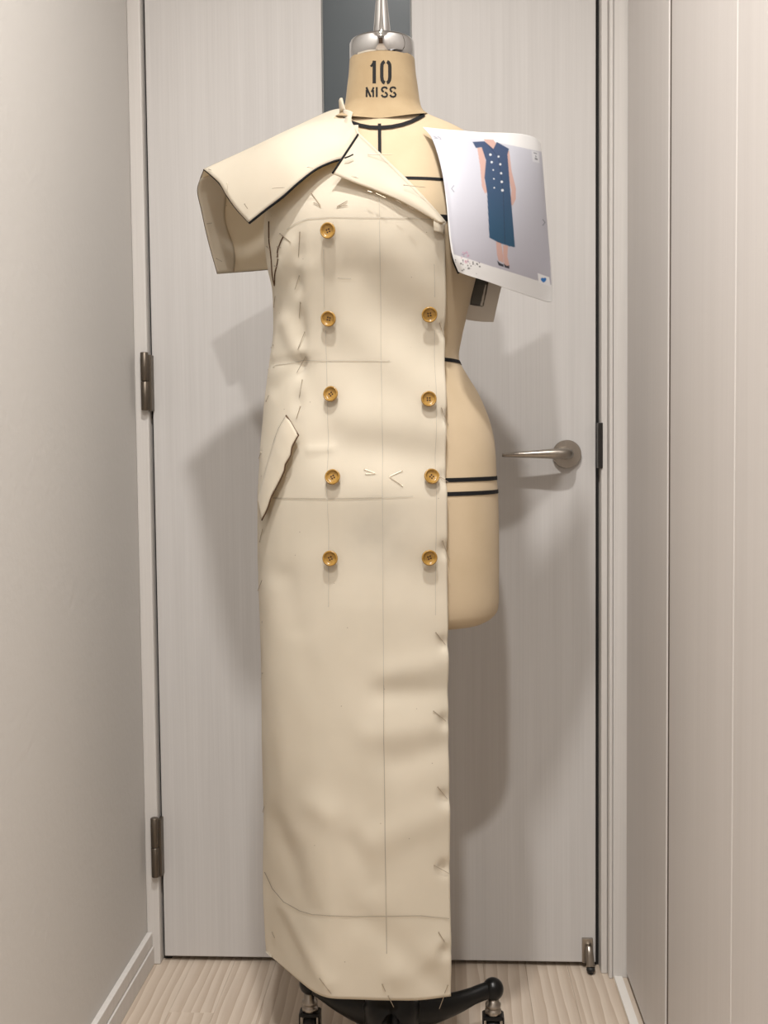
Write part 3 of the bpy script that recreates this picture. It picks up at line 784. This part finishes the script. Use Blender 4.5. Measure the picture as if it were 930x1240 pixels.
for px, py, rot in BUT:
    p = on_dress(px, py, .0050); e = .006*833
    n = ((on_dress(px+e, py)-on_dress(px-e, py)).cross(on_dress(px, py-e)-on_dress(px, py+e))).normalized()
    if n.y > 0: n = -n
    o = link('button', bme, None, dress)
    q = n.to_track_quat('Z', 'Y')
    o.matrix_basis = Matrix.Translation(p) @ q.to_matrix().to_4x4() @ Matrix.Rotation(math.radians(rot), 4, 'Z')

# ------------------------------------------------------------------ pins
def pin(a, b, label, group):
    """a = head end, b = point"""
    bm = bmesh.new(); a, b = Vector(a), Vector(b)
    d = (b-a).normalized()
    add_tube(bm, [a, a+(b-a)*.9, b], [.00045, .00042, .00012], 6)
    add_tube(bm, [a-d*.0004, a-d*.0001, a+d*.0005], [.0007, .00085, .0007], 6)
    o = bmobj('dressmaker_pin', bm, M['steel']); tagp(o, label, 'pin', group)
def dp(px, py, off=.0016): return on_dress(px, py, off)
PINS = {
 ('thin steel pin in the right front edge of the dress', 'pins along the dress front edge'):
    [((533, 391), (539, 408)), ((534, 494), (543, 516)), ((534, 577), (545, 585)), ((536, 655), (545, 680)), ((528, 766), (541, 781)), ((525, 861), (542, 874)), ((530, 953), (543, 968)), ((526, 1048), (545, 1058)), ((531, 1129), (538, 1141))],
 ('thin steel pin along the left side seam of the dress', 'pins along the left side seam'):
    [((322, 421), (331, 417)), ((320, 448), (331, 444)), ((331, 372), (333, 358)), ((322, 486), (325, 478)), ((316, 548), (313, 556)), ((311, 582), (317, 576)), ((315, 656), (318, 640)), ((313, 715), (318, 702)), ((313, 764), (318, 752)), ((314, 822), (318, 814)), ((315, 983), (320, 976))],
 ('thin steel pin in the dart beside the left button column', 'pins along the bodice dart'):
    [((363, 281), (360, 312)), ((361, 334), (356, 351)), ((364, 366), (361, 386)), ((367, 402), (361, 424)), ((369, 432), (356, 452)), ((364, 460), (360, 482)), ((362, 492), (358, 508))],
 ('thin steel pin fastening the folded lapel', 'pins on the lapel'):
    [((446, 187), (476, 187)), ((416, 212), (434, 215)), ((445, 231), (451, 233)), ((455, 234), (468, 240)), ((480, 243), (486, 246)), ((494, 250), (502, 254)), ((489, 224), (516, 227)), ((524, 265), (530, 270))],
 ('thin steel pin crossed on the upper chest of the dress', 'pins crossed on the upper chest'):
    [((377, 234), (388, 249)), ((380, 245), (389, 250)), ((408, 250), (421, 243)), ((408, 250), (421, 248))],
 ('thin steel pin at hip level on the dress centre', 'pins pinned at hip level'):
    [((441, 568), (455, 573)), ((443, 574), (455, 573)), ((487, 570), (471, 577)), ((487, 588), (471, 577))],
 ('thin steel pin along the bottom hem of the dress', 'pins along the hem'):
    [((330, 1129), (333, 1136)), ((388, 1185), (402, 1204)), ((463, 1192), (467, 1201)), ((470, 1206), (477, 1220)), ((543, 1193), (539, 1203)), ((538, 1207), (532, 1222))],
 ('thin steel pin in the armhole seam below the sleeve', 'pins along the armhole seam'):
    [((339, 283), (354, 294)), ((336, 299), (342, 300)), ((336, 311), (340, 315)), ((334, 322), (338, 323)), ((326, 302), (322, 298))],
}
ORD = ['first', 'second', 'third', 'fourth', 'fifth', 'sixth', 'seventh', 'eighth', 'ninth', 'tenth', 'eleventh']
for (lab, grp), lst in PINS.items():
    across = 'hem' in grp or 'chest' in grp or 'hip' in grp
    lst = sorted(lst, key=lambda ab: (ab[0][0]+ab[1][0], ab[0][1]+ab[1][1]) if across else (ab[0][1]+ab[1][1], 0))
    for k, (a, b) in enumerate(lst):
        f_ = (lambda x, y: lap_pt(x, y, .0165)) if 'lapel' in grp else dp
        pin(f_(*a), f_(*b), lab.replace('thin steel pin', 'steel pin, %s from the %s,' % (ORD[k], 'left' if across else 'top')), grp)
SP = [((253, 205, -.345), (256, 206, -.348), 'at the shoulder corner'), ((372, 202, -.470), (380, 204, -.472), 'near the lapel end of the black edge'), ((330, 228, -.470), (345, 227, -.472), 'along the middle of the black edge'),
      ((275, 222, -.395), (276, 231, -.402), 'beside the slanting outer edge'), ((296, 247, -.435), (300, 253, -.432), 'just above the hanging point'),
      ((250, 271, -.272), (257, 270, -.277), 'in the upper inside hem'), ((262, 313, -.256), (269, 317, -.256), 'in the lower inside hem')]
for a, b, wh in SP:
    pin(at(*a), at(*b), 'thin steel pin %s of the cap sleeve' % wh, 'pins on the cap sleeve')

# ------------------------------------------------------------------ printed papers
def inpoly(px, py, poly):
    ins = np.zeros(px.shape, bool); n = len(poly)
    for i in range(n):
        x1, y1 = poly[i]; x2, y2 = poly[(i+1) % n]
        c = ((y1 > py) != (y2 > py))
        xi = (x2-x1)*(py-y1)/((y2-y1) if y2 != y1 else 1e-9)+x1
        ins ^= c & (px < xi)
    return ins
def segd(px, py, a, b):
    dx, dy = b[0]-a[0], b[1]-a[1]; t = np.clip(((px-a[0])*dx+(py-a[1])*dy)/(dx*dx+dy*dy+1e-9), 0, 1)
    return np.hypot(px-a[0]-t*dx, py-a[1]-t*dy)
def lin(c): return np.array([((v/255)/12.92 if v/255 < .04045 else ((v/255+.055)/1.055)**2.4) for v in c])
K2 = lambda L_: [(490+.258*x, 130+.258*y) for x, y in L_]
def sheet(name, top, bot, lef, rig, nu, nv, paint, label, cat, bulge=None, thick=.0004):
    G = coons(top, bot, lef, rig, nu, nv, bulge)
    PX = np.zeros((nv+1, nu+1)); PY = np.zeros((nv+1, nu+1))
    for j in range(nv+1):
        for i in range(nu+1): PX[j, i], PY[j, i] = project(G[j][i])
    col = np.zeros((nv+1, nu+1, 4)); col[..., 3] = 1
    for ox in (-.3, .3):
        for oy in (-.3, .3): col[..., :3] += paint(PX+ox, PY+oy)/4*.72
    o = grid_mesh(name, G, M['print'], None, thick, True)
    at_ = o.data.color_attributes.new('print', 'FLOAT_COLOR', 'POINT'); at_.data.foreach_set('color', col.ravel())
    tagp(o, label, cat); return o
def paint_photo(px, py):
    c = np.zeros(px.shape+(3,)); c[:] = lin((238, 237, 236))
    def fill(mask, rgb): c[mask] = lin(rgb)
    bg = [(519, 162.5), (560, 166), (600, 172), (655.5, 184), (660, 240), (665.5, 310), (667.5, 345), (640, 336.5), (600, 324), (549.5, 308), (546, 288), (541, 240), (534, 205), (527, 180)]
    mk = inpoly(px, py, bg)
    t = np.clip((py-165)/170, 0, 1)[..., None]
    g = lin((205, 206, 216))*(1-t)+lin((188, 186, 196))*t
    c[mk] = g[mk]
    skin = (205, 168, 158)
    fill(inpoly(px, py, K2([(368, 150), (416, 152), (428, 170), (416, 196), (395, 182)])), skin)
    fill(inpoly(px, py, K2([(340, 190), (364, 190), (380, 255), (374, 340), (386, 400), (376, 405), (362, 372), (354, 280)])), skin)
    fill(inpoly(px, py, K2([(476, 212), (490, 205), (501, 300), (521, 380), (521, 430), (506, 462), (496, 452), (500, 390), (486, 310)])), skin)
    fill(inpoly(px, py, K2([(428, 628), (452, 636), (460, 690), (464, 730), (440, 720), (432, 690)])), skin)
    fill(inpoly(px, py, K2([(461, 646), (484, 650), (481, 700), (492, 745), (468, 742), (462, 700)])), skin)
    for P_s in ([(433, 718), (446, 730), (463, 738), (464, 749), (440, 742)], [(464, 733), (478, 744), (491, 742), (490, 758), (468, 750)]):
        fill(inpoly(px, py, K2(P_s)), (52, 52, 62))
    dr = K2([(318, 163), (374, 160), (416, 196), (432, 163), (489, 195), (482, 222), (488, 300), (500, 450), (517, 657), (490, 652), (440, 635), (397, 612), (386, 400), (374, 330), (381, 250), (361, 188), (334, 192)])
    mk = inpoly(px, py, dr); t = np.clip((py-172)/125, 0, 1)[..., None]
    g = lin((66, 80, 112))*(1-t)+lin((44, 84, 112))*t; c[mk] = g[mk]
    for a, b in (((378, 162), (440, 235)), ((432, 165), (418, 195)), ((440, 235), (462, 400)), ((462, 400), (470, 640))):
        (a, b) = K2([a, b]); fill(mk & (segd(px, py, a, b) < .35), (44, 58, 86))
    for x, y, r in ((402, 223, 5.5), (440, 232, 4.5), (408, 258, 5), (448, 268, 5), (415, 295, 3.5), (452, 310, 5), (418, 336, 3.5), (455, 350, 5.5), (420, 378, 3.5), (458, 390, 6)):
        X, Y = K2([(x, y)])[0]; fill(np.hypot(px-X, py-Y) < r*.258, (226, 228, 232))
    for L_ in ([(231, 368), (220, 382), (231, 397)], [(647, 527), (658, 540), (647, 554)]):
        q = K2(L_)
        for a, b in zip(q, q[1:]): fill(segd(px, py, a, b) < .45, (120, 122, 130))
    fill(inpoly(px, py, K2([(594, 203), (629, 212), (632, 262), (600, 254)])), (222, 223, 228))
    for a, b in (((606, 214), (618, 218)), ((612, 238), (622, 244)), ((611, 243), (621, 246)), ((614, 228), (616, 233))):
        a, b = K2([a, b]); fill(segd(px, py, a, b) < .5, (110, 112, 120))
    for a, b in (((137, 137), (150, 143)), ((140, 146), (158, 147)), ((155, 138), (170, 146)), ((166, 150), (172, 152))):
        a, b = K2([a, b]); fill(segd(px, py, a, b) < .45, (150, 150, 156))
    fill(inpoly(px, py, K2([(623, 778), (677, 797), (684, 842), (628, 822)])), (244, 244, 246))
    hx, hy = K2([(651, 813)])[0]
    dx, dy = (px-hx)/3.6, -(py-hy)/3.4
    fill(((dx*dx+dy*dy-.62)**3 - dx*dx*dy**3) < 0, (40, 120, 196))
    # pink scribble and scattered ink specks in the lower margin
    rg = random.Random(3)
    for k in range(15):
        a = (258+rg.random()*42, 680+rg.random()*45); b = (a[0]+rg.uniform(-9, 9), a[1]+rg.uniform(-14, 14)); a, b = K2([a, b])
        fill(segd(px, py, a, b) < .42, [(214, 150, 176), (196, 130, 150), (150, 140, 160)][k % 3])
    for k in range(26):
        a = K2([(236+rg.random()*118, 712+rg.random()*70)])[0]; fill(np.hypot(px-a[0], py-a[1]) < rg.uniform(.3, 1.0), (70, 68, 70))
    return c
top_px = {}
tp = [(512, 154), (535, 156.5), (560, 158.5), (585, 160.5), (612, 161), (632, 162.5), (647, 166.5), (654, 173)]
bt = [(555, 329), (566, 333.5), (590, 341), (615, 350), (640, 358.5), (660, 365), (668, 366)]
lf = [(512, 154), (522, 166), (530, 187), (536.5, 215), (541, 250), (544, 285), (548, 310), (555, 329)]
rt = [(654, 173), (656.5, 195), (660, 240), (664, 290), (668, 335), (668, 366)]
top_px['paper_printout'] = (tp, bt, lf, rt)
YT = [-.408, -.418, -.420, -.414, -.400, -.384, -.368, -.356]
YB = [-.470, -.470, -.455, -.430, -.395, -.362, -.350]
YL = [-.408, -.425, -.445, -.462, -.474, -.478, -.476, -.470]
YR = [-.356, -.354, -.353, -.352, -.350, -.350]
e3 = lambda E_, Y_: [at(x, y, yy) for (x, y), yy in zip(E_, Y_)]
sheet('paper_printout', e3(tp, YT), e3(bt, YB), e3(lf, YL), e3(rt, YR), 280, 350, paint_photo,
      'curled white paper print of a navy button dress pinned on the form shoulder', 'paper', lambda u, v: Vector((0, -.012, 0))*(math.sin(math.pi*u)*math.sin(math.pi*v)))
def paint_card(px, py):
    c = np.zeros(px.shape+(3,)); c[:] = lin((216, 206, 192))
    mk = inpoly(px, py, [(574, 322), (594, 322), (583.5, 371), (569.5, 368.5)]); c[mk] = lin((88, 84, 76))
    c[mk & (inpoly(px, py, [(574, 322), (594, 322), (588, 345), (571, 345)]))] = lin((78, 76, 70))
    for a, b, wd, rgb in (((588.6, 346), (582.6, 370.5), 1.2, (205, 196, 182)), ((590.6, 342), (585, 370), .8, (60, 52, 44)), ((574.5, 337), (569.5, 368.5), .7, (40, 36, 30)), ((569.5, 368.5), (584, 371), .6, (40, 36, 30))):
        c[segd(px, py, a, b) < wd] = lin(rgb)
    return c
tp = [(572, 320), (594, 322), (614, 326)]; bt = [(563.5, 387), (582, 389.5), (597.5, 390)]; lf = [(572, 320), (568, 353), (563.5, 387)]; rt = [(614, 326), (606.5, 350), (597.5, 390)]
top_px['printed_card'] = (tp, bt, lf, rt)
sheet('printed_card', e3(tp, [-.345, -.34, -.335]), e3(bt, [-.345, -.34, -.335]), e3(lf, [-.345, -.346, -.345]), e3(rt, [-.335, -.336, -.335]), 60, 90, paint_card,
      'small pale card with dark grey printed panel hanging below the paper print', 'card')
